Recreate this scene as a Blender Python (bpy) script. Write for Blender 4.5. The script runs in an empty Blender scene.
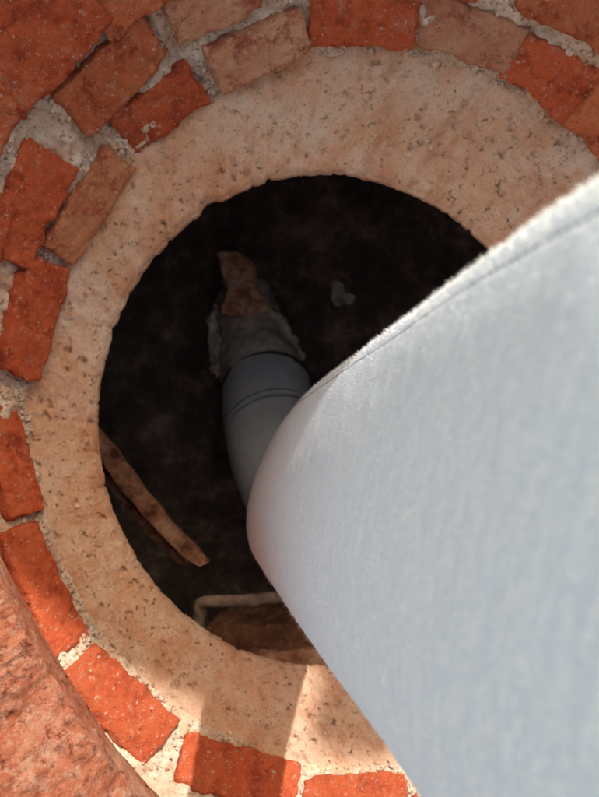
import bpy, bmesh, math, random
from mathutils import Vector, noise, Matrix
random.seed(7)
scene=bpy.context.scene
HC=1.10      # camera height above the concrete ring (m)
K=0.00118    # metres per unit per metre of distance
def P(px,py,d): return Vector(((px-299.5)*K*d,(398.5-py)*K*d,HC-d))
def N(v,s=1.0,o=0.0): return noise.noise(Vector((v[0]*s+o,v[1]*s+o*1.7,v[2]*s-o)))
def fbm(v,s,o=0.0,n=4):
    a=0;am=1
    for i in range(n):
        a+=am*N(v,s,o+i*3.1); am*=.5; s*=2.05
    return a
# ---------- geometry constants
CO=Vector((0.081,-0.016)); AO,BO=.4446,.479
CI=Vector((0.0346,-0.0305)); AI,BI=.312,.338
ZI=-.05; SL=1.28; EMAX=.22; ZG=.40
def excess(x,y):
    return (math.hypot((x-CO.x)/AO,(y-CO.y)/BO)-1)*.46
def hit(px,py):
    z=.5
    while z>0:
        p=P(px,py,HC-z)
        e=excess(p.x,p.y)
        if e>0 and z<=SL*e: return p
        z-=.001
    return P(px,py,HC)
# ---------- material helpers
def mat(name):
    m=bpy.data.materials.new(name); m.use_nodes=True
    nt=m.node_tree; b=nt.nodes['Principled BSDF']
    b.inputs['Roughness'].default_value=.9
    b.inputs['Specular IOR Level'].default_value=.2
    return m,nt,b
def nd(nt,t,**kw):
    n=nt.nodes.new(t)
    for k,v in kw.items(): setattr(n,k,v)
    return n
def noi(nt,vec,scale,detail=6,rough=.6,dist=0):
    n=nd(nt,'ShaderNodeTexNoise'); n.inputs['Scale'].default_value=scale
    n.inputs['Detail'].default_value=detail; n.inputs['Roughness'].default_value=rough
    n.inputs['Distortion'].default_value=dist
    nt.links.new(vec,n.inputs['Vector']); return n.outputs['Fac']
def ramp(nt,fac,stops):
    r=nd(nt,'ShaderNodeValToRGB'); e=r.color_ramp.elements
    while len(e)<len(stops): e.new(.5)
    for i,(p,c) in enumerate(stops):
        e[i].position=p; e[i].color=(c,c,c,1) if not isinstance(c,tuple) else (*c,1)
    nt.links.new(fac,r.inputs['Fac']); return r.outputs['Color']
def mix(nt,fac,a,b,mode='MIX'):
    m=nd(nt,'ShaderNodeMix',data_type='RGBA',blend_type=mode)
    for s,v in ((m.inputs[0],fac),(m.inputs[6],a),(m.inputs[7],b)):
        if isinstance(v,(int,float)): s.default_value=v
        elif isinstance(v,tuple): s.default_value=(*v,1)
        else: nt.links.new(v,s)
    return m.outputs[2]
def bump(nt,b,h,strength,dist,prev=None):
    n=nd(nt,'ShaderNodeBump'); n.inputs['Strength'].default_value=strength; n.inputs['Distance'].default_value=dist
    nt.links.new(h,n.inputs['Height'])
    if prev: nt.links.new(prev,n.inputs['Normal'])
    nt.links.new(n.outputs['Normal'],b.inputs['Normal']); return n.outputs['Normal']
def coord(nt): return nd(nt,'ShaderNodeTexCoord').outputs['Object']
def scl(nt,vec,s):
    m=nd(nt,'ShaderNodeMapping'); m.inputs['Scale'].default_value=s
    nt.links.new(vec,m.inputs['Vector']); return m.outputs['Vector']

# brick
M_BR,nt,b=mat('brick_clay'); v=coord(nt)
at=nd(nt,'ShaderNodeAttribute',attribute_name='tone').outputs['Color']
c=mix(nt,ramp(nt,noi(nt,v,22,6,.65),[(.35,0.),(.7,1.)]),at,mix(nt,1.,at,(1.15,1.5,1.6),'MULTIPLY'))
c=mix(nt,ramp(nt,noi(nt,v,30,6,.75),[(.36,.8),(.50,0.)]),c,(.38,.055,.025))
c=mix(nt,ramp(nt,noi(nt,scl(nt,v,(1.3,.8,1)),13,8,.75,.4),[(.57,0.),(.69,.6)]),c,(.74,.46,.32))
c=mix(nt,ramp(nt,noi(nt,v,75,6,.85),[(.58,0.),(.65,.6)]),c,(.76,.50,.36))
c=mix(nt,ramp(nt,noi(nt,v,170,3,.7),[(.62,0.),(.68,.8)]),c,(.76,.60,.48))
c=mix(nt,ramp(nt,noi(nt,v,110,5,.8),[(.33,.85),(.40,0.)]),c,(.17,.035,.02))
nt.links.new(c,b.inputs['Base Color'])
n1=bump(nt,b,noi(nt,v,200,6,.85),.8,.003); bump(nt,b,noi(nt,v,50,6,.75),.8,.007,n1)
# mortar
M_MO,nt,b=mat('mortar'); v=coord(nt)
c=ramp(nt,noi(nt,v,45,8,.75),[(.32,(.58,.39,.27)),(.5,(.74,.59,.46)),(.68,(.83,.73,.62))])
c=mix(nt,ramp(nt,noi(nt,v,12,6,.7),[(.50,0.),(.64,.6)]),c,(.60,.29,.17))
c=mix(nt,ramp(nt,noi(nt,v,160,4,.7),[(.36,.85),(.43,0.)]),c,(.28,.15,.09))
nt.links.new(c,b.inputs['Base Color'])
n1=bump(nt,b,noi(nt,v,260,6,.8),.6,.003); bump(nt,b,noi(nt,v,80,6,.75),.6,.006,n1)
# concrete ring
M_CO,nt,b=mat('weathered_concrete'); v=coord(nt)
pol=nd(nt,'ShaderNodeAttribute',attribute_name='polar').outputs['Vector']
c=ramp(nt,noi(nt,v,5,7,.62),[(.32,(.82,.48,.30)),(.48,(.86,.59,.42)),(.66,(.88,.69,.54))])
st=noi(nt,scl(nt,pol,(3.2,1.1,3.2)),1.6,7,.62,.3)
c=mix(nt,ramp(nt,st,[(.48,0.),(.64,.75)]),c,(.78,.40,.22))
st2=noi(nt,scl(nt,pol,(9,1.4,9)),1.3,6,.65)
c=mix(nt,ramp(nt,st2,[(.51,0.),(.68,.7)]),c,(.62,.28,.145))
c=mix(nt,ramp(nt,noi(nt,v,30,8,.8),[(.52,0.),(.68,.65)]),c,(.90,.75,.60))
c=mix(nt,ramp(nt,noi(nt,v,11,8,.8),[(.57,0.),(.68,.65)]),c,(.62,.26,.13))
c=mix(nt,ramp(nt,noi(nt,v,80,7,.85),[(.34,.8),(.40,0.)]),c,(.38,.17,.09))
c=mix(nt,ramp(nt,noi(nt,v,300,3,.7),[(.35,.5),(.44,0.)]),c,(.44,.24,.15))
nt.links.new(c,b.inputs['Base Color'])
n1=bump(nt,b,noi(nt,v,320,6,.8),.8,.0023); n1=bump(nt,b,noi(nt,v,60,8,.85),.65,.006,n1)
bump(nt,b,ramp(nt,noi(nt,v,80,7,.85),[(.34,0.),(.41,1.)]),.7,.003,n1)
# chamber
M_CH,nt,b=mat('dark_damp_concrete'); v=coord(nt)
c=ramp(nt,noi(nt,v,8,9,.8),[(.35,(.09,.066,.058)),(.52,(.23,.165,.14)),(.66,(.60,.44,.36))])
nt.links.new(c,b.inputs['Base Color']); bump(nt,b,noi(nt,v,30,8,.7),.8,.02)
b.inputs['Roughness'].default_value=.85
# ground
M_GR,nt,b=mat('dry_earth'); v=coord(nt)
c=ramp(nt,noi(nt,v,1.5,10,.7),[(.3,(.38,.29,.20)),(.55,(.50,.40,.30)),(.75,(.58,.49,.39))])
nt.links.new(c,b.inputs['Base Color']); bump(nt,b,noi(nt,v,20,10,.7),.8,.03)
def simple(name,stops,sc=20,bs=.5,bd=.004,rough=.9,bsc=120,stretch=(1,1,1)):
    m,nt,b=mat(name); v=scl(nt,coord(nt),stretch)
    nt.links.new(ramp(nt,noi(nt,v,sc,7,.7),stops),b.inputs['Base Color'])
    bump(nt,b,noi(nt,v,bsc,6,.7),bs,bd); b.inputs['Roughness'].default_value=rough
    return m
M_PIPE=simple('rough_concrete_pipe',[(.36,(.34,.31,.27)),(.5,(.66,.60,.53)),(.62,(.88,.82,.74))],26,.7,.006)
M_PVC=simple('grey_plastic',[(.3,(.36,.39,.42)),(.7,(.56,.59,.63))],9,.1,.001,.5)
M_DARK=simple('rubber_seal',[(.3,(.05,.045,.045)),(.7,(.13,.12,.11))],30)
M_WOOD=simple('old_wood',[(.36,(.20,.08,.045)),(.5,(.58,.27,.16)),(.62,(.76,.46,.32))],26,.8,.006,stretch=(1,1,1))
M_IRON=simple('rusty_iron',[(.3,(.20,.13,.10)),(.55,(.46,.31,.24)),(.75,(.62,.46,.36))],40)
M_EARTH=simple('damp_rubble',[(.3,(.14,.06,.035)),(.5,(.44,.20,.115)),(.66,(.66,.38,.25))],14,1.,.015,bsc=40)
M_TERRA=simple('terracotta',[(.36,(.40,.17,.095)),(.5,(.84,.46,.28)),(.62,(.90,.70,.56))],32,.8,.006)
M_STONE=simple('stone_crumb',[(.3,(.50,.28,.17)),(.5,(.68,.46,.32)),(.72,(.76,.62,.50))],25,.5,.003)
M_HEM=simple('stained_hem',[(.3,(.30,.15,.08)),(.6,(.52,.34,.24)),(.8,(.6,.5,.42))],40)
M_WALL=simple('shade_wall_white',[(.3,(.76,.69,.60)),(.7,(.84,.79,.72))],4,.4,.004)  # pale colour of the added shade wall, chosen to bounce sky light
M_BLUE=simple('bounce_wall_blue',[(.3,(.44,.54,.67)),(.7,(.52,.62,.75))],4,.4,.004)  # colour of the added bounce wall, blue to cool its reflected light
# fabric
M_FA,nt,b=mat('white_felt_fabric')
uvm=nd(nt,'ShaderNodeUVMap',uv_map='UVMap').outputs['UV']
b.inputs['Roughness'].default_value=1.; b.inputs['Specular IOR Level'].default_value=.0
h1=noi(nt,scl(nt,uvm,(560,150,1)),1,3,.6)
h2=noi(nt,scl(nt,uvm,(150,560,1)),1,3,.6)
h=mix(nt,.5,h1,h2)
slub=noi(nt,scl(nt,uvm,(45,140,1)),1,5,.7)
big=noi(nt,scl(nt,uvm,(14,30,1)),1,5,.6)
c=mix(nt,ramp(nt,h,[(.41,0.),(.59,1.)]),(.62,.73,.85),(.86,.93,.99))
c=mix(nt,ramp(nt,slub,[(.42,.0),(.60,.75)]),c,(.64,.75,.87))
c=mix(nt,ramp(nt,big,[(.45,0.),(.75,.3)]),c,(.72,.82,.92))
nt.links.new(c,b.inputs['Base Color'])
n1=bump(nt,b,h,1.,.0022); n1=bump(nt,b,slub,.6,.003,n1); bump(nt,b,big,.10,.003,n1)
tr=nd(nt,'ShaderNodeBsdfTranslucent'); tr.inputs['Color'].default_value=(.80,.90,.98,1)
ms=nd(nt,'ShaderNodeMixShader'); ms.inputs[0].default_value=.18
nt.links.new(b.outputs[0],ms.inputs[1]); nt.links.new(tr.outputs[0],ms.inputs[2])
nt.links.new(ms.outputs[0],nt.nodes['Material Output'].inputs['Surface'])
M_ST=simple('seam_thread',[(.3,(.16,.19,.24)),(.7,(.28,.32,.38))],50)
M_LINT=simple('lint',[(.3,(.8,.8,.8)),(.7,(.85,.85,.85))],50)

def obj(name,verts,faces,m,parent=None,smooth=True):
    me=bpy.data.meshes.new(name); me.from_pydata([tuple(v) for v in verts],[],faces); me.update()
    if m: me.materials.append(m)
    if smooth: me.polygons.foreach_set('use_smooth',[True]*len(me.polygons))
    o=bpy.data.objects.new(name,me); scene.collection.objects.link(o)
    if parent: o.parent=parent
    return o
def empty(name):
    o=bpy.data.objects.new(name,None); scene.collection.objects.link(o); return o
def grid_faces(R,C,closed=True,flip=False):
    f=[]
    for r in range(R-1):
        for c in range(C if closed else C-1):
            c2=(c+1)%C
            q=(r*C+c,(r+1)*C+c,(r+1)*C+c2,r*C+c2)
            f.append(q[::-1] if flip else q)
    return f

# ---------- concrete ring
A=1000; verts=[]; polar=[]
rows=[]
for i in range(70):
    t=-.06+1.06*i/69; rows.append(('r',t))
for i in range(1,9):rows.append(('l',i/8))
for i in range(1,6):rows.append(('w',i/5))
for kind,t in rows:
    for j in range(A):
        th=2*math.pi*j/A; cs,sn=math.cos(th),math.sin(th)
        tt=t if kind=='r' else 1
        cx=CO.lerp(CI,tt); a=AO+(AI-AO)*tt; bb=BO+(BI-BO)*tt
        z=ZI*max(tt,-.1)
        wob=.003*N((cs*3,sn*3,0),1,5)+.0012*N((cs*16,sn*16,0),1,9)+.0013*N((cs*60,sn*60,0),1,2)
        if tt>.85: 
            chip=max(0,N((cs*9,sn*9,1),1,31)-.33)*.02+max(0,N((cs*30,sn*30,1),1,12)-.3)*.010
            wob+=chip*(tt-.85)/.15
        p=Vector((cx.x+(a+wob)*cs,cx.y+(bb+wob)*sn,z))
        if kind=='r':
            edge=max(0,(tt-.93)/.07); p.z-=.006*edge*edge
            amp=.0035+.006*max(0,.35-tt)*3.2
            p.z+=amp*fbm(p,11,1)+.0026*fbm(p,60,4,4)+.016*max(0,.14-tt)*6*abs(fbm(p,38,14,3))
            pit=N(p,95,8)
            pit2=N(p,26,18)
            if pit>.38: p.z-=(pit-.38)*.022*(1 if pit2>0 else .3)
        elif kind=='l':
            ang=t*math.pi/2; rr=.008
            p.x+=cs*rr*math.sin(ang)*-.2; p.y+=sn*rr*math.sin(ang)*-.2
            p.z-=.006+rr*(1-math.cos(ang)); p.z+=.0035*fbm(p,11,1)*(1-t)
            p.x+=cs*.001*N(p,60,3); p.y+=sn*.001*N(p,60,3)
        else:
            p.z-=.014+.11*t; p.x+=cs*.05*t; p.y+=sn*.05*t
        verts.append(p); polar.append((cs*1.,t if kind=='r' else 1+t*.1,sn))
ring=obj('concrete_manhole_ring',verts,grid_faces(len(rows),A),M_CO)
at=ring.data.attributes.new('polar','FLOAT_VECTOR','POINT')
flat=[]
for k,(cs,t,sn) in enumerate(polar):
    flat+= [cs*.9, t*.9, sn*.9]
at.data.foreach_set('vector',flat)

# ---------- brick wall
well=empty('brick_well_wall')
verts=[]; A2=1000; R2=80
def bedpt(e,th):
    f=1+e/.46
    p=Vector((CO.x+AO*f*math.cos(th),CO.y+BO*f*math.sin(th),SL*e))
    nrm=Vector((-math.cos(th)*.78,-math.sin(th)*.78,.62))
    return p+nrm*(.006+.010*fbm(p,22,3)+.006*fbm(p,75,6,4)),nrm
for i in range(R2):
    e=EMAX*(1-i/(R2-1))-.008*(i==R2-1)
    for j in range(A2):
        verts.append(bedpt(e,2*math.pi*j/A2)[0])
obj('mortar_bed',verts,grid_faces(R2,A2),M_MO,well)
RED=(.72,.135,.052); ORG=(.74,.19,.078); PINK=(.78,.34,.20); BRN=(.72,.25,.12); DRED=(.60,.10,.043)
BV=[];BF=[];BT=[];BOX=[]
def brick(c,u,n,L,H,D,tone,res=(38,18,8),rough=1.0):
    """c = centre of the exposed face, u = long axis, n = outward normal of that face"""
    v=n.cross(u).normalized(); base=len(BV); BOX.append((c,u,v,n,L,H))
    cube={}; sd=random.random()*50; k=1+random.uniform(-.15,.12)
    tone=tuple(min(.8,x*k) for x in tone)
    nx,ny,nz=res
    sk=random.uniform(-.12,.12)
    def vid(i,j,l):
        key=(i,j,l)
        if key in cube: return cube[key]
        x=(i/nx-.5)*L; y=(j/ny-.5)*H; z=-(l/nz)*D
        r=.0045*rough
        ex=max(0,abs(x)-(L/2-r)); ey=max(0,abs(y)-(H/2-r)); ez=max(0,z+r)
        m=math.sqrt(ex*ex+ey*ey+ez*ez)
        if m>r:
            q=r/m
            x=math.copysign(abs(x)-ex+ex*q,x); y=math.copysign(abs(y)-ey+ey*q,y); z=z-ez+ez*q
        w=Vector((x*20,y*20,z*20+sd))
        edge=1 if (ex>0 or ey>0) else .3
        y+=sk*y*x/L*2
        x+=(.003*N(w*1.7)+.0034*N(w*6,1,5))*rough; y+=(.003*N(w*1.7,1,7)+.0034*N(w*6,1,8))*rough*edge; z+=.004*rough*N(w*1.3,1,3)+.0030*rough*N(w*6,1,4)
        cr=N(w,.9,sd)
        if cr>.2 and (ex>0 or ey>0): z-=(cr-.2)*.03*rough; x-=math.copysign((cr-.2)*.014,x); y-=math.copysign((cr-.2)*.014,y)
        p=c+u*x+v*y+n*z
        cube[key]=len(BV); BV.append(p); BT.append(tone); return cube[key]
    for i in range(nx):
        for j in range(ny):
            BF.append((vid(i,j,0),vid(i+1,j,0),vid(i+1,j+1,0),vid(i,j+1,0)))
    for l in range(nz):
        for i in range(nx):
            BF.append((vid(i,0,l+1),vid(i+1,0,l+1),vid(i+1,0,l),vid(i,0,l)))
            BF.append((vid(i,ny,l),vid(i+1,ny,l),vid(i+1,ny,l+1),vid(i,ny,l+1)))
        for j in range(ny):
            BF.append((vid(0,j,l),vid(0,j+1,l),vid(0,j+1,l+1),vid(0,j,l+1)))
            BF.append((vid(nx,j,l+1),vid(nx,j+1,l+1),vid(nx,j+1,l),vid(nx,j,l)))
def place(px,py,L,H,ang,tone,lift=.020,dt=0.0):
    p=hit(px,py); d=HC-p.z
    r=Vector(((p.x-CO.x)/AO,(p.y-CO.y)/BO)).normalized()
    n=Vector((-r.x*.76,-r.y*.76,.65)).normalized()
    a=math.radians(ang); u=Vector((math.cos(a),-math.sin(a),0))
    n=(n+u*random.uniform(-.10,.10)+Vector((0,0,random.uniform(-.12,.12)+dt))).normalized()
    u=(u-n*u.dot(n)).normalized()
    brick(p+n*(lift+random.uniform(-.003,.006)),u,n,L*K*d*.99,H*K*d/.94,.10,tone)
for a in [(363,14,110,52,1,RED),(468,30,112,54,18,PINK),(556,76,104,56,33,RED),(256,44,104,48,-27,PINK),
          (156,104,98,50,-36,RED),(108,72,122,54,-47,ORG),(84,203,118,40,-57,BRN),(24,205,118,56,-68,RED),
          (24,318,122,50,-74,RED),(8,462,112,38,76,RED),(36,590,134,42,64,RED),(114,704,122,54,45,RED),
          (236,779,124,50,14,RED),(354,803,108,46,1,RED),(470,812,110,46,-8,RED),
          (212,0,96,44,-24,PINK),(40,42,140,66,-50,RED),(572,3,110,48,24,ORG),(132,-12,98,48,-40,ORG),
          (618,128,90,56,42,ORG),(310,-38,110,46,-6,RED),(430,-34,110,46,10,ORG),(-24,126,120,58,-66,ORG),
          (-34,250,120,54,-76,DRED),(-38,390,120,54,-88,RED),(-38,520,120,54,80,ORG),(-10,655,130,50,60,RED),
          (60,768,130,52,46,DRED),(164,852,120,50,24,RED)]:
    place(*a)
def course(e,z,tilt,rng,seed,res=(10,5,2)):
    rs=random.Random(seed); f=1+e/.46
    circ=2*math.pi*.46*f; nb=int(circ/.128)
    for i in range(nb):
        th=2*math.pi*(i+rs.random()*.1+.5*(seed%2))/nb
        deg=math.degrees(th)%360
        if not rng(deg): continue
        p=Vector((CO.x+AO*f*math.cos(th),CO.y+BO*f*math.sin(th),z))
        r=Vector((math.cos(th),math.sin(th),0))
        n=(Vector((-r.x,-r.y,0))*math.cos(tilt)+Vector((0,0,1))*math.sin(tilt)).normalized()
        u=Vector((-math.sin(th),math.cos(th),0))
        brick(p+n*rs.uniform(.008,.016),u,n,.118,.066,.10,rs.choice([RED,ORG,BRN,RED,PINK]),res)
right=lambda d: d<24 or d>292
course(.032,.041,.72,right,1); course(.085,.108,.72,right,2)
course(.14,.18,.72,lambda d:True,3); course(.192,.246,.72,lambda d:True,4)
course(EMAX+.008,.33,.0,lambda d:True,5)
o=obj('bricks',BV,BF,M_BR,well)
ca=o.data.color_attributes.new('tone','FLOAT_COLOR','POINT')
ca.data.foreach_set('color',[x for t in BT for x in (*t,1)])
verts=[]
for i in range(8):
    z=.265+(ZG-.265)*i/7
    for j in range(240):
        th=2*math.pi*j/240; f=1+(EMAX+.012)/.46
        p=Vector((CO.x+AO*f*math.cos(th),CO.y+BO*f*math.sin(th),z)); q=.006*fbm(p,12,2)
        verts.append(p+Vector((-math.cos(th)*q,-math.sin(th)*q,0)))
obj('mortar_backing',verts,grid_faces(8,240,True,True),M_MO,well)

def ledge(name,pts,d0,m):
    n=len(pts); res=420; V=[]; R=90
    def cat(t):
        x=t*(n-1); i=min(int(x),n-2); f=x-i
        g=lambda k: Vector((*pts[max(0,min(n-1,k))],0))
        p0,p1,p2,p3=g(i-1),g(i),g(i+1),g(i+2)
        return .5*((2*p1)+(-p0+p2)*f+(2*p0-5*p1+4*p2-p3)*f*f+(-p0+3*p1-3*p2+p3)*f**3)
    for r in range(R):
        s=r/(R-1)
        for j in range(res):
            q=cat(j/(res-1)); p=P(q.x,q.y,d0)
            rad=Vector((p.x-CO.x,p.y-CO.y,0)).normalized()
            if s<.3:
                a=(.3-s)/.3; w=p+rad*(.10*a*a+.012)+Vector((0,0,-.20*a))
            else:
                a=(s-.3)/.7; w=p+rad*(.30*a+.0)+Vector((0,0,.012+.10*math.sin(a*2.9)))
            w+=Vector((rad.x*-.3,rad.y*-.3,1))*(.016*fbm(w,14,6)+.007*fbm(w,60,2,4)+.006*max(0,N(w,110,4)))
            V.append(w)
    return obj(name,V,grid_faces(R,res,False,True),m,well)
M_LED,nt,b=mat('brick_rubble_render'); v=coord(nt)
c=ramp(nt,noi(nt,v,16,8,.75),[(.32,(.34,.08,.04)),(.5,(.44,.15,.082)),(.66,(.52,.27,.18))])
c=mix(nt,ramp(nt,noi(nt,v,70,5,.8),[(.5,0.),(.62,.7)]),c,(.54,.33,.23))
c=mix(nt,ramp(nt,noi(nt,v,95,4,.8),[(.36,.9),(.46,0.)]),c,(.18,.045,.025))
nt.links.new(c,b.inputs['Base Color'])
n1=bump(nt,b,noi(nt,v,130,6,.8),.8,.007); bump(nt,b,noi(nt,v,40,6,.7),.7,.01,n1)
ledge('broken_render_ledge',[(-75,400),(-50,470),(-8,550),(35,632),(85,712),(150,800),(230,880),(330,950)],.76,M_LED)

# ---------- chamber below
verts=[];prof=[(.05,-.17),(.10,-.19),(.22,-.22),(.30,-.30),(.33,-.5),(.34,-.75),(.33,-.93),(.25,-.97),(.1,-.99),(-.1,-1.0),(-.28,-1.0)]
pr=[]
for i in range(len(prof)-1):
    for k in range(5):
        t=k/5; pr.append((prof[i][0]*(1-t)+prof[i+1][0]*t,prof[i][1]*(1-t)+prof[i+1][1]*t))
pr.append(prof[-1])
for e,z in pr:
    for j in range(200):
        th=2*math.pi*j/200
        p=Vector((CI.x+(AI+e)*math.cos(th),CI.y+(BI+e)*math.sin(th),z))
        q=.03*fbm(p,6,3); p+=Vector((-math.cos(th)*q,-math.sin(th)*q,q))
        verts.append(p)
f=grid_faces(len(pr),200); f.append(tuple(range((len(pr)-1)*200,len(pr)*200)))
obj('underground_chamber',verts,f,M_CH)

# ---------- ground
verts=[]
rad=[(0,0,-.0),(.03,.0,.02),(.1,.0,.03),(.3,0,.02),(.8,0,.0),(2,0,0),(6,0,0),(20,0,0),(60,0,0),(200,0,0)]
for e,_,dz in rad:
    for j in range(160):
        th=2*math.pi*j/160; f=1+(EMAX+.012+e)/.46
        p=Vector((CO.x+AO*f*math.cos(th),CO.y+BO*f*math.sin(th),ZG+dz)); p.z+=.02*fbm(p,3,1)*min(1,e*4)
        verts.append(p)
obj('ground',verts,grid_faces(len(rad),160,True,True),M_GR)

# ---------- pipes
def tube(name,cs,rs,m,parent,seg=64,sub=10,rough=0.,sc=30,cap=False,thick=0):
    n=len(cs); V=[]; pts=[];
    for i in range((n-1)*sub+1):
        x=i/sub; k=min(int(x),n-2); f=x-k
        g=lambda q: cs[max(0,min(n-1,q))]
        p0,p1,p2,p3=g(k-1),g(k),g(k+1),g(k+2)
        pts.append((.5*((2*p1)+(-p0+p2)*f+(2*p0-5*p1+4*p2-p3)*f*f+(-p0+3*p1-3*p2+p3)*f**3),rs[k]*(1-f)+rs[k+1]*f))
    for i,(c,r) in enumerate(pts):
        T=(pts[min(i+1,len(pts)-1)][0]-pts[max(i-1,0)][0]).normalized()
        a=T.cross(Vector((0,0,1))).normalized(); bq=a.cross(T)
        for j in range(seg):
            th=2*math.pi*j/seg; dv=a*math.cos(th)+bq*math.sin(th)
            p=c+dv*r; p+=dv*rough*fbm(p,sc,2)
            V.append(p)
    F=grid_faces(len(pts),seg)
    if cap: F.append(tuple(range(seg))); F.append(tuple(range((len(pts)-1)*seg,len(pts)*seg)))
    return obj(name,V,F,m,parent)
pipe=empty('drain_pipe')
tube('rough_concrete_socket',[P(243,296,2.02),P(250,328,1.97),P(259,362,1.90),P(266,388,1.84)],[.066,.078,.090,.095],M_PIPE,pipe,96,14,.006,22,True)
tube('rubber_seal_ring',[P(265.5,386,1.840),P(267,392,1.826)],[.098,.098],M_DARK,pipe,64,4,.001,30,True)
tube('plastic_pipe',[P(266,386,1.835),P(269,418,1.77),P(278,455,1.69),P(294,492,1.60),P(322,518,1.50)],[.096,.096,.096,.094,.080],M_PVC,pipe,96,10)
tube('pipe_collar',[P(271,424,1.757),P(273,431,1.742)],[.0985,.0985],M_PVC,pipe,64,3,0,30,True)

def chunk(name,pts,d0,d1,th,m,parent=None,rough=.01,sc=25):
    ys=[p[1] for p in pts]; y0,y1=min(ys),max(ys)
    bm=bmesh.new()
    top=[bm.verts.new(P(x,y,d0+(d1-d0)*(y-y0)/(y1-y0))) for x,y in pts]
    f=bm.faces.new(top)
    ex=bmesh.ops.extrude_face_region(bm,geom=[f])
    for g in ex['geom']:
        if isinstance(g,bmesh.types.BMVert): g.co.z-=th
    bmesh.ops.triangulate(bm,faces=bm.faces[:])
    for _ in range(5):
        es=[e for e in bm.edges if e.calc_length()>.009]
        if es: bmesh.ops.subdivide_edges(bm,edges=es,cuts=1,use_grid_fill=False)
        bmesh.ops.triangulate(bm,faces=bm.faces[:])
    for v in bm.verts:
        c=v.co.copy(); v.co+=Vector((N(c,sc,1),N(c,sc,2),N(c,sc,3)))*rough+Vector((N(c,sc*3,1),N(c,sc*3,2),N(c,sc*3,3)))*rough*.5
    bmesh.ops.recalc_face_normals(bm,faces=bm.faces[:])
    me=bpy.data.meshes.new(name); bm.to_mesh(me); bm.free(); me.materials.append(m)
    o=bpy.data.objects.new(name,me); scene.collection.objects.link(o)
    if parent:o.parent=parent
    return o
chunk('broken_brick_fragment',[(218,252),(238,250),(252,262),(258,288),(268,310),(246,318),(224,312),(227,290)],1.90,1.87,.05,M_TERRA,None,.012,32)
chunk('mortar_lump',[(207,322),(215,306),(221,350),(219,376),(212,372)],1.91,1.88,.04,M_PIPE,None,.012,45)
chunk('mortar_lump',[(270,312),(286,320),(303,358),(293,362),(280,340)],1.90,1.87,.04,M_PIPE,None,.012,45)
chunk('stone_fragment',[(331,281),(341,279),(346,293),(356,294),(354,303),(336,306)],1.95,1.93,.03,M_PIPE,None,.01)
chunk('wooden_plank',[(88,432),(98,428),(130,468),(165,515),(194,545),(209,562),(200,566),(186,560),(150,522),(112,478)],1.62,1.60,.02,M_WOOD,None,.004)
chunk('wooden_plank',[(86,436),(112,482),(150,526),(186,566),(176,562),(140,526),(100,478)],1.66,1.66,.03,M_WOOD,None,.004)
si=empty('step_iron')
tube('rung',[P(199,640,1.52),P(200,610,1.50),P(206,602,1.49),P(250,600,1.49),P(306,594,1.49),P(330,600,1.5)],[.011]*6,M_IRON,si,20,10,.003,60,True)
chunk('rubble_bench',[(200,650),(222,632),(262,626),(310,622),(345,626),(360,690),(300,700),(230,690)],1.66,1.54,.2,M_EARTH,None,.02,18)
chunk('wooden_plank',[(258,654),(300,650),(345,652),(350,668),(300,664),(262,662)],1.48,1.46,.02,M_WOOD,None,.004)

# ---------- fabric liner   (left edge, right edge, distance left, distance right, bulge)
ST=[((268,545),(324,402),1.64,1.64,.062),((262,558),(347,386),1.30,1.26,.070),((280,582),(374,364),1.06,.98,.066),((304,617),(406,336),.87,.76,.058),
    ((342,668),(452,302),.70,.57,.052),((392,728),(502,262),.56,.44,.048),((446,800),(566,216),.46,.35,.045),((506,890),(645,164),.385,.285,.043),((576,1000),(740,110),.32,.23,.041)]
secs=[]
for L,R,d,d2,bl in ST:
    l=P(*L,d); r=P(*R,d2); secs.append(((l+r)/2,(r-l)/2,bl))
for c,w,bl in [((.126,-.070,.885),(.014,.150,.035),.040),((.142,-.070,.945),(.020,.147,.022),.039),((.174,-.080,1.005),(.030,.145,.010),.038),
             ((.235,-.115,1.050),(.045,.140,0),.038),((.34,-.18,1.055),(.06,.135,0),.038),((.50,-.28,.99),(.075,.13,0),.04),
             ((.75,-.47,.76),(.08,.125,0),.04),((.98,-.64,.56),(.085,.12,0),.04),((1.3,-.86,.455),(.085,.12,0),.035),((1.9,-1.25,.44),(.09,.12,0),.03),((3.0,-2.0,.44),(.09,.12,0),.03)]:
    secs.append((Vector(c),Vector(w),bl))
sub=22; SEG=300; n=len(secs)
def cr(a,b_,c_,d_,f): return .5*((2*b_)+(-a+c_)*f+(2*a-5*b_+4*c_-d_)*f*f+(-a+3*b_-3*c_+d_)*f**3)
samp=[]
for i in range((n-1)*sub+1):
    x=i/sub;k=min(int(x),n-2);f=x-k
    g=lambda q,w: secs[max(0,min(n-1,q))][w]
    samp.append(tuple(cr(g(k-1,z),g(k,z),g(k+1,z),g(k+2,z),f) for z in range(3)))
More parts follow.
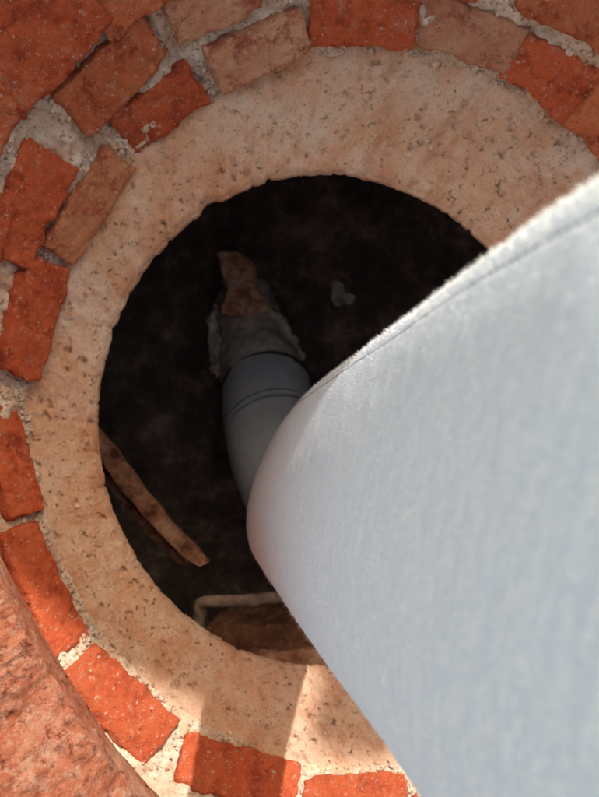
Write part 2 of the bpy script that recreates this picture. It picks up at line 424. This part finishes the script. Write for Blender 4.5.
# relax the centre line, widths and bulges so the hose runs without kinks
for _ in range(3):
    S2=[]
    for i in range(len(samp)):
        r=min(10,i,len(samp)-1-i); seg=samp[i-r:i+r+1]
        S2.append(tuple(sum((s[z] for s in seg[1:]),seg[0][z]*1.0)/len(seg) for z in range(3)))
    samp=S2
frames=[]; arc=0
for i,(c,w,bl) in enumerate(samp):
    T=(samp[min(i+1,len(samp)-1)][0]-samp[max(i-1,0)][0]).normalized()
    bv=w.cross(T).normalized()
    if frames and bv.dot(frames[-1][2])<0: bv=-bv
    if not frames and bv.x>0: bv=-bv
    if i: arc+=(c-samp[i-1][0]).length
    frames.append((c,w,bv,bl,arc))
def bare(i,th):
    c,w,bv,bl,ar=frames[i]
    return c+w*math.cos(th)+bv*(bl*math.copysign(abs(math.sin(th))**.9,math.sin(th)))
SE=[]
for i in range(len(frames)):
    if i>8.0*sub: SE.append(SE[-1]); continue
    best=max(range(-20,150),key=lambda a:(lambda p:(p.x*-.62+p.y*.78)/(HC-p.z))(bare(i,math.radians(a))))
    SE.append(best+17)
SE=[sum(SE[max(0,i-12):i+13])/len(SE[max(0,i-12):i+13]) for i in range(len(SE))]
def fpt(i,th):
    c,w,bv,bl,ar=frames[i]
    cs,sn=math.cos(th),math.sin(th)
    p=c+w*cs+bv*(bl*math.copysign(abs(sn)**.9,sn))
    nn=(w.normalized()*cs/max(w.length,.01)+bv*sn/bl).normalized()
    fo=.0011*fbm((th*1.3,ar*3.0,0),1.3,4,3)
    fo+=.0005*fbm(p,45,3,3)
    td=math.degrees(th)
    fo-=.0006*math.exp(-((td-SE[i])/1.5)**2)
    return p+nn*fo,nn
V=[];UV=[]
for i in range(len(frames)):
    for j in range(SEG):
        th=2*math.pi*j/SEG; p,_=fpt(i,th)
        V.append(p); UV.append((j/SEG*.62,frames[i][4]))
cloth=empty('white_fabric_liner')
F=grid_faces(len(frames),SEG)
o=obj('felt_sleeve',V,F,M_FA,cloth)
uvl=o.data.uv_layers.new(name='UVMap')
for poly in o.data.polygons:
    js=[o.data.loops[l].vertex_index%SEG for l in poly.loop_indices]
    wrap=max(js)-min(js)>2
    for l,jj in zip(poly.loop_indices,js):
        u,vv=UV[o.data.loops[l].vertex_index]
        if wrap and jj==0:u=.62
        uvl.data[l].uv=(u,vv)
mod=o.modifiers.new('s','SOLIDIFY'); mod.thickness=.002; mod.offset=0
HV=[]
for j in range(SEG):
    th=2*math.pi*j/SEG; p,nn=fpt(9,th); T=(frames[10][0]-frames[8][0]).normalized()
    for k in range(8):
        a=2*math.pi*k/8; HV.append(p+nn*(.0022*math.cos(a)+.001)+T*(.005*math.sin(a)))
obj('mouth_hem',HV,[tuple((j%SEG)*8+kk%8 for j,kk in ((j0,k0),(j0+1,k0),(j0+1,k0+1),(j0,k0+1))) for j0 in range(SEG) for k0 in range(8)],M_HEM,cloth)
SV=[];SF=[]
def onseam(a):
    i=min(int(a),len(frames)-2); f=a-i
    p,n_=fpt(i,math.radians(SE[i])); q,m_=fpt(i+1,math.radians(SE[i+1])); return p.lerp(q,f)+n_*.001,n_
a=30.
while a<9.2*sub:
    L=(onseam(int(a)+1)[0]-onseam(int(a))[0]).length
    st=.0042/max(L,.001)
    p,nn=onseam(a); q,_=onseam(a+st)
    t=(q-p).normalized(); s=nn.cross(t).normalized()*.0007
    b0=len(SV); up=nn*.0007
    SV+= [p-s,p+s,q+s,q-s,p-s*.5+up,p+s*.5+up,q+s*.5+up,q-s*.5+up]
    SF+=[(b0+4,b0+5,b0+6,b0+7),(b0,b0+1,b0+5,b0+4),(b0+1,b0+2,b0+6,b0+5),(b0+2,b0+3,b0+7,b0+6),(b0+3,b0,b0+4,b0+7)]
    a+=st*1.8
obj('seam_stitches',SV,SF,M_ST,cloth,False)
LV=[];LF=[]
for _ in range(9000):
    i=random.uniform(4,8.5*sub); 
    th=math.radians(random.gauss(SE[int(i)]-17,12)) if random.random()<.7 else math.radians(random.gauss(170,20))
    p,nn=fpt(int(i),th)
    L=random.uniform(.0015,.0055); w=.0001
    d=(nn+Vector((random.uniform(-1,1),random.uniform(-1,1),random.uniform(-1,1)))*.9).normalized()
    d2=(d+Vector((random.uniform(-1,1),random.uniform(-1,1),random.uniform(-1,1)))*.7).normalized()
    s=d.cross(Vector((0,0,1))).normalized()*w
    b0=len(LV); LV+=[p-s,p+s,p+d*L*.5+s,p+d*L*.5-s,p+d*L*.5+d2*L*.5]
    LF+=[(b0,b0+1,b0+2,b0+3),(b0+3,b0+2,b0+4)]
obj('lint_fibres',LV,LF,M_LINT,cloth,False)

# ---------- loose crumbs
ico=bmesh.new(); bmesh.ops.create_icosphere(ico,subdivisions=2,radius=1)
iv=[v.co.copy() for v in ico.verts]; iff=[tuple(v.index for v in f.verts) for f in ico.faces]; ico.free()
def crumb(CV,CF,p,s):
    M=Matrix.Rotation(random.random()*6,3,'Z')@Matrix.Rotation(random.random()*6,3,'X')
    b0=len(CV); sd=random.random()*90; ax=random.uniform(.55,1);ay=random.uniform(.45,.9)
    for q in iv:
        k=1+.7*N(q,1.6,sd)
        CV.append(p+M@Vector((q.x*s*k,q.y*s*ax*k,q.z*s*ay*k)))
    CF+=[tuple(b0+k for k in f) for f in iff]
def inbrick(p):
    for c,u,v,n_,L,H in BOX:
        q=p-c
        if abs(q.x)>.1 or abs(q.y)>.1: continue
        if abs(q.dot(u))<L*.5-.002 and abs(q.dot(v))<H*.5-.002 and q.dot(n_)<.03: return True
    return False
CV=[];CF=[]
for _ in range(3600):
    th=random.uniform(0,2*math.pi)
    t=-.06+abs(random.gauss(0,.10)) if random.random()<.9 else random.uniform(0,.9)
    if t>.92: continue
    if random.random()>.35+.65*max(0,-math.sin(th+.6)): continue
    cx=CO.lerp(CI,t); a=AO+(AI-AO)*t; bb=BO+(BI-BO)*t
    p=Vector((cx.x+a*math.cos(th),cx.y+bb*math.sin(th),ZI*t+.000))
    s=random.choice([.0009,.0012,.0012,.0016,.0022,.003])
    if random.random()<.05: s=.005
    crumb(CV,CF,p,s)
obj('gravel',CV,CF,M_STONE,None,False)
CV=[];CF=[]
for _ in range(12000):
    th=random.uniform(.3,5.2)
    e=abs(random.gauss(0,.012))-.006 if random.random()<.5 else random.uniform(0,.13)
    p,nr=bedpt(e,th)
    if inbrick(p): continue
    crumb(CV,CF,p+nr*.0005,random.choice([.0008,.001,.0014,.0018,.0022,.003,.0045]))
obj('mortar_crumbs',CV,CF,M_MO,well,True)

# ---------- camera
cam=bpy.data.cameras.new('camera'); co=bpy.data.objects.new('camera',cam); scene.collection.objects.link(co)
co.location=(0,0,HC); co.rotation_euler=(0,0,0)
cam.sensor_fit='HORIZONTAL'; cam.sensor_width=36; cam.lens=18/(299.5*K)
cam.clip_start=.01; cam.clip_end=500
cam.dof.use_dof=True; cam.dof.focus_distance=.86; cam.dof.aperture_fstop=11.0
scene.camera=co
# ---------- light
el=math.radians(36.5); hd=Vector((.325,.946,0)).normalized(); L=hd*math.cos(el)+Vector((0,0,math.sin(el)))
sd=bpy.data.lights.new('sun','SUN'); sd.energy=5; sd.angle=math.radians(.7); sd.color=(1,.94,.85)
so=bpy.data.objects.new('sun',sd); scene.collection.objects.link(so)
so.rotation_euler=L.to_track_quat('Z','Y').to_euler()
# added unseen walls: up-sun one shades the pit, opposite one bounces cool light
TAN=math.tan(el); DW=2.3
def light_wall(name,face,dist,prof,m,thick=.22):
    """unseen light-shaping wall whose near face stands at `dist` along the unit vector `face`"""
    side=Vector((-face.y,face.x,0)); WV=[];WF=[]
    for t,z in prof:
        for n_ in (0,thick):
            WV.append(Vector((t,n_,ZG-.1))); WV.append(Vector((t,n_,z)))
    for k in range(len(prof)-1):
        a=k*4;b2=a+4
        WF.extend([(a,b2,b2+1,a+1),(a+2,a+3,b2+3,b2+2),(a+1,b2+1,b2+3,a+3)])
    e=len(prof)*4
    WF.extend([(0,1,3,2),(e-4,e-2,e-1,e-3)])
    wo=obj(name,WV,WF,m,None,False)
    wo.matrix_world=Matrix(((side.x,face.x,0,face.x*dist),(side.y,face.y,0,face.y*dist),(0,0,1,0),(0,0,0,1)))
WH=.30+DW*TAN
light_wall('added_shade_wall',hd,DW,[(-.72,WH),(-.302,WH),(-.298,WH-.07),(-.27,WH-.08),(-.262,WH),(-.16,WH),(-.15,WH-.10),(-.07,WH-.14),(-.065,WH),(.66,WH)],M_WALL)  # added out of view to block the sun; top notches shape light patches
light_wall('added_bounce_wall',Vector((-.86,-.51,0)).normalized(),1.7,[(-4.0,3.2),(3.2,3.2)],M_BLUE)  # added out of view as a sunlit reflector for the fabric
w=bpy.data.worlds.new('World'); scene.world=w; w.use_nodes=True
nt=w.node_tree; bg=nt.nodes['Background']
sk=nt.nodes.new('ShaderNodeTexSky'); sk.sky_type='NISHITA'; sk.sun_disc=False
sk.sun_elevation=el; sk.sun_rotation=math.atan2(hd.x,hd.y)
sk.dust_density=10; sk.air_density=2.0; sk.ozone_density=1
nt.links.new(sk.outputs[0],bg.inputs[0]); bg.inputs[1].default_value=.15
scene.view_settings.view_transform='Standard'; scene.view_settings.look='None'; scene.view_settings.exposure=0
